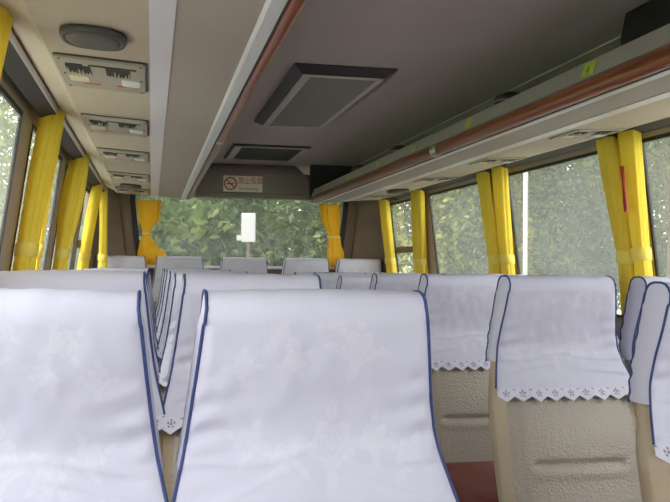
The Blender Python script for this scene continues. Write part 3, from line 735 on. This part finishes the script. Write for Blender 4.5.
    fs = [(j * (NU2 + 1) + i, j * (NU2 + 1) + i + 1, (j + 1) * (NU2 + 1) + i + 1, (j + 1) * (NU2 + 1) + i) for j in range(NV) for i in range(NU2)]
    m.add(vs, fs, 0, True); lace = m.mesh('lace_trim', [M['lace']], ('weave', wv))
    return cov, pip, lace
def make_base():
    m = MB()
    m.box((-.19, -.60, .29), (.19, -.20, .325)); m.box((-.19, -.22, .29), (.19, -.12, .46))
    return m.mesh('seat_frame', [M['frame']])
me_back, me_cush, me_base = make_backrest(), make_cushion(), make_base()
me_leg = MB().tube([(0, -.40, 0), (0, -.40, .02), (0, -.40, .30)], [.05, .022, .022], 10).mesh('leg', [M['frame']])
covers = [make_cover(s) for s in range(3)]
def make_seat(v, rear=False):
    r = empty('coach_seat')
    b = link('backrest', me_back, r); link('seat_cushion', me_cush, r); link('seat_frame', me_base, r)
    for x in (-.13, .13): l = link('leg', me_leg, r); l.location.x = x
    cov, pip, lace = covers[v]
    if rear:
        cov = cov.copy(); cov.materials.clear(); cov.materials.append(M['rearcover'])
    c = link('headrest_cover', cov, r)
    for p in pip: link('piping', p, c)
    link('lace_trim', lace, c); return r
protos = {}
def seat(v, loc, label, group, rear=False):
    key = (v, rear)
    if key not in protos: o = protos[key] = make_seat(v, rear)
    else: o = ctree(protos[key])
    o.location = loc; o.scale = (1.05 if 'right' in group else 1.09 if rear else 1.0, 1, 1); return tag(o, label, 'seat', group)
ordn = ['first', 'second', 'third', 'fourth', 'fifth', 'sixth', 'seventh']
LY = [1.18, 1.97, 2.76, 3.54, 4.32, 5.10, 5.88]
RY = [1.54, 2.29, 3.04, 3.77, 4.51, 5.26, 6.0]
zo = {('L', 0): 0, ('L', 1): .008, ('R', 4): -.02}
for n, y in enumerate(LY):
    for c, x in ((0, -.172), (1, .229)):
        dz = [-.007, 0.008, -.002, .0, .004, .0, .004][n] + (-.006 * (n == 0) if c == 0 else -.004 if n in (0, 1) else 0)
        lab = 'white-covered seat in the left window column, %s row from the camera' % ordn[n] if c == 0 else 'white-covered seat on the left of the aisle, %s row from the camera' % ordn[n]
        if n == 0: lab = 'large white-covered seat at the bottom left edge' if c == 0 else 'largest white-covered seat in the foreground with blue piping and woven roses'
        seat((n + c) % 3, (x, y, dz), lab, 'seats left of the aisle')
for n, y in enumerate(RY):
    for c, x in ((0, 1.160), (1, 1.588)):
        if n == 0 and c == 1: continue
        dz = [0, .004, 0, -.004, -.022, -.012, -.016][n]
        lab = ('beige seat with white lace cover right of the aisle, %s row from the camera' if c == 0 else 'seat with white cover in the right window column, %s row from the camera') % ordn[n]
        if n == 0: lab = 'seat cut off by the right edge of the photo, white cover with blue piping'
        seat((n + c + 1) % 3, (x + (.014 if n == 0 else 0), y, dz), lab, 'seats right of the aisle')
rl_ = ['rear bench seat at the far left, behind a yellow curtain', 'rear bench seat second from the left', 'rear bench seat in the middle, facing the aisle', 'rear bench seat second from the right', 'rear bench seat at the far right corner']
for i, x in enumerate((-.222, .208, .70, 1.19, 1.62)):
    seat(i % 3, (x, 6.65, .090), rl_[i] + ', pale grey cover', 'seats of the rear row', True)
struct(MB().box((-.49, 6.12, 0), (1.89, 6.9, .098)).obj('floor_rear_step', M['floor']), 'raised floor under the rear row of seats')

# ================================================================ OUTSIDE
GZ = -0.95
struct(MB().box((-60, -30, GZ - .1), (70, 80, GZ)).obj('ground', M['grass']), 'grassy ground outside the coach')
struct(MB().box((-5.0, -25, GZ), (6.0, 8.8, GZ + .01)).obj('ground_bounce_yard', M['bounce_ground']), 'pale yard added under the coach to bounce light inside')  # added pale ground, reflects daylight up onto the ceiling
random.seed(7)
def crown(nl, rx, ry, rz, ls, seed, nc=60):
    rnd = random.Random(seed); vs = []; fs = []; tone = []
    cl = []
    for _ in range(nc):
        while True:
            p = Vector((rnd.uniform(-1, 1), rnd.uniform(-1, 1), rnd.uniform(-1, 1)))
            if .35 < p.length < 1: break
        cl.append((p, rnd.uniform(.14, .28), rnd.uniform(-.38, .30)))
    for _ in range(nl):
        c, r, tn = rnd.choice(cl)
        d = Vector((rnd.gauss(0, 1), rnd.gauss(0, 1), rnd.gauss(0, .8))) * r * .6; p = c + d
        p = Vector((p.x * rx, p.y * ry, p.z * rz))
        nrm = Vector((rnd.gauss(0, 1), rnd.gauss(0, 1), rnd.gauss(.7, 1))).normalized(); t = nrm.orthogonal().normalized(); t.rotate(Matrix.Rotation(rnd.uniform(0, 6.28), 3, nrm)); b = nrm.cross(t)
        s = ls * rnd.uniform(.6, 1.3); k = len(vs)
        vs += [p - t * s * .5, p + b * s * .26 + nrm * s * .06, p + t * s * .5, p - b * s * .26 + nrm * s * .06]
        fs += [(k, k + 1, k + 2), (k, k + 2, k + 3)]
        tv = min(1, max(0, .5 + tn + rnd.gauss(0, .24))); tone += [tv] * 4
    me = bpy.data.meshes.new('foliage'); me.from_pydata([tuple(v) for v in vs], [], fs)
    a = me.attributes.new('tone', 'FLOAT', 'POINT'); a.data.foreach_set('value', tone); return me
def trunk(h, r, seed):
    rnd = random.Random(seed); m = MB(); pts = [(0, 0, 0)]; x = y = 0
    for i in range(1, 9): x += rnd.uniform(-.08, .08); y += rnd.uniform(-.08, .08); pts.append((x, y, h * i / 8))
    m.tube(pts, [r * (1.25 - i * .1) for i in range(9)], 10)
    for i in range(7):
        b = pts[3 + i % 5]; a = rnd.uniform(0, 6.28); l = rnd.uniform(.9, 1.8)
        m.tube([b, (b[0] + cos(a) * l * .5, b[1] + sin(a) * l * .5, b[2] + l * .45), (b[0] + cos(a) * l, b[1] + sin(a) * l, b[2] + l * 1.1)], [r * .45, r * .3, r * .12], 7)
    return m.mesh('trunk', [M['bark']])
cr1 = crown(21000, 2.6, 2.6, 2.3, .12, 1, 110); cr1.materials.append(M['leaf1'])
cr2 = crown(21000, 2.4, 2.4, 2.6, .105, 2, 110); cr2.materials.append(M['leaf2'])
cr3 = crown(9000, 2.2, 2.2, 2.0, .16, 3, 60); cr3.materials.append(M['leaf1'])
tk = [trunk(4.0, .13, 1), trunk(4.4, .17, 2), trunk(3.6, .10, 5)]
bush = crown(7000, 1.5, 1.2, .95, .13, 9, 50); bush.materials.append(M['leaf1'])
bush2 = crown(7000, 1.5, 1.2, .95, .12, 10, 50); bush2.materials.append(M['leaf2'])
def tree(x, y, cm, ti, sc_, zc, label, group, rz=0, tr=.8):
    r = empty('tree', (x, y, GZ), rz); t = link('trunk', tk[ti], r); t.scale = (tr, tr, sc_ * (zc / sc_ / 3.6 if zc / sc_ > 4 else 1))
    f = link('foliage', cm, r); f.location = (0, 0, zc); f.scale = (sc_, sc_, sc_)
    return tag(r, label, 'tree', group)
B, Y_, S_ = 'leafy green tree', 'yellow-green tree', 'large-leaved tree'
pos = [
 # beyond the rear window
 (-.6, 12.5, cr3, 2, .95, 2.9, 'large-leaved tree close behind the rear window, left part'), (1.6, 14.5, cr3, 0, 1.0, 3.2, 'large-leaved tree behind the middle of the rear window'),
 (4.9, 14.0, cr2, 1, 1.0, 3.2, 'bright yellow-green tree behind the right half of the rear window'), (7.6, 17.5, cr1, 1, 1.1, 3.6, 'green tree behind the right end of the rear window'),
 (-3.6, 17.0, cr1, 1, 1.1, 3.6, 'green tree far behind the left end of the rear window'), (2.6, 21.5, cr1, 0, 1.3, 4.2, 'green tree in the far background behind the rear window'),
 # right side
 (6.4, 5.6, cr2, 0, .9, 5.2, 'yellow-green tree outside the nearest right window'), (7.4, 8.4, cr2, 1, 1.0, 5.3, 'green tree with a thick trunk outside the second right window'),
 (9.4, 6.9, cr1, 1, 1.2, 5.4, 'green tree farther off outside the nearest right window'), (8.4, 11.4, cr2, 1, 1.1, 5.4, 'yellow-green tree outside the third right window'),
 (11.2, 9.6, cr2, 1, 1.4, 4.6, 'tall yellow-green tree behind the right hand trees'), (7.0, 14.0, cr1, 1, 1.1, 3.7, 'green tree outside the rearmost right window'),
 (12.5, 14.5, cr1, 1, 1.5, 4.8, 'tall green tree far off on the right'), (14.0, 5.5, cr1, 1, 1.5, 4.8, 'tall green tree farthest to the right'), (9.8, 2.6, cr2, 0, 1.2, 4.2, 'yellow-green tree at the right edge of view'),
 # left side
 (-4.6, 8.5, cr2, 0, 1.1, 3.8, 'yellow-green tree outside the nearest left window'), (-5.2, 13.5, cr1, 1, 1.2, 3.8, 'green tree outside the second left window'),
 (-4.4, 4.6, cr2, 2, 1.0, 3.8, 'yellow-green tree beside the left front windows'), (-7.5, 18.5, cr2, 1, 1.5, 4.6, 'tall tree farthest off on the left')]
for i, (x, y, cm, ti, s_, zc, lab) in enumerate(pos): tree(x, y, cm, ti, s_, zc, lab, 'trees outside the coach', i * 1.3)
extra = [(5.6, 6.6, 0), (6.9, 7.4, 1), (6.2, 9.4, 0), (9.0, 9.4, 1), (10.6, 8.2, 0), (8.0, 5.6, 0), (5.6, 12.6, 1)]
exl = ['slender tree just left of the red strap', 'slender tree in the middle of the second right window', 'slender tree beside the white post', 'thin tree deep behind the second right window', 'thin tree deep behind the right windows', 'slender tree outside the nearest right window', 'slender tree outside the third right window']
for i, ((x, y, ti), lab) in enumerate(zip(extra, exl)): tree(x, y, cr2 if i % 2 else cr1, ti, .8, 5.0, lab, 'trees outside the coach', i * 2.1, .55) if True else tree(x, y, cr1, ti, .8, 4.9, lab, 'trees outside the coach', i * 2.1)
def shrub(x, y, me, s_, lab, rz=0, zc=.9):
    o = link('bush', me); o.location = (x, y, GZ + zc * s_); o.scale = (s_, s_, s_); o.rotation_euler.z = rz
    return tag(o, lab, 'bush', 'bushes outside the coach')
bp_ = [(-2.0, 15.8, 1.5, 'left end'), (.6, 16.4, 1.6, 'left middle'), (3.4, 16.4, 1.6, 'middle'), (6.0, 16.6, 1.6, 'right middle'), (8.8, 16.2, 1.7, 'right end')]
for i, (x, y, s_, t) in enumerate(bp_): shrub(x, y, bush if i % 2 else bush2, s_, 'dense bush behind the rear window, %s of the row' % t, i * .9)
bq = [(10.2, 7.4, 1.4, 'nearest to the bus front'), (10.4, 10.4, 1.5, 'second'), (10.0, 13.2, 1.5, 'third'), (11.6, 4.4, 1.5, 'at the right edge of view')]
for i, (x, y, s_, t) in enumerate(bq): shrub(x, y, bush2 if i % 2 else bush, s_, 'low bush beyond the right windows, %s of the row' % t, i * 1.1, .75)
# white board standing behind the rear window, with a reddish board low beside it
wb = empty('white_board_stand', (1.06, 9.7, GZ), radians(-4))
fixn(MB().box((-.08, -.02, 2.42), (.08, .02, 2.75), 0, .006).obj('board', M['white'], wb)); fixn(MB().box((-.015, -.015, 0), (.015, .015, 2.42)).obj('post', M['bark'], wb))
fixn(MB().box((-.13, -.015, 2.44), (-.08, .015, 2.50)).obj('side_plate', M['white'], wb))
tag(wb, 'white upright board among the leaves behind the rear window', 'signboard')
wp = MB().tube([(0, 0, 0), (0, 0, 3), (.0, 0, 7)], [.032, .03, .028], 12).obj('lamp_post', M['polew']); wp.location = (4.51, 9.9, GZ)
tag(fixn(wp), 'slim white post standing outside the second right window', 'post')
# parked car glimpsed low through the right windows
car = empty('car', (8.2, 9.6, GZ), radians(20))
body = [(-2.1, .35), (-2.1, .80), (-1.95, .95), (-1.2, 1.02), (-.7, 1.45), (.9, 1.48), (1.5, 1.05), (2.0, .95), (2.15, .75), (2.15, .35)]
m = MB(); m.loft([[(x, y * .82, (z if abs(y) < 1 else z * .99)) for x, z in body] for y in (-1, -.96, .96, 1)], 0, True); fixn(m.obj('body', M['carpaint'], car))
m = MB(); g = [(-1.1, 1.03), (-.66, 1.40), (.86, 1.43), (1.35, 1.06)]
m.loft([[(x, y, z) for x, z in g] for y in (-.835, .835)], 0, True); fixn(m.obj('side_glass', M['cargl'], car))
for x in (-1.3, 1.3):
    for y in (-.76, .76):
        fixn(MB().loft([[(x + .32 * cos(a), y + d, .32 + .32 * sin(a)) for a in (2 * pi * i / 20 for i in range(20))] for d in (-.1, .1)]).obj('wheel', M['black'], car))
tag(car, 'pale blue car parked beyond the right windows', 'car')
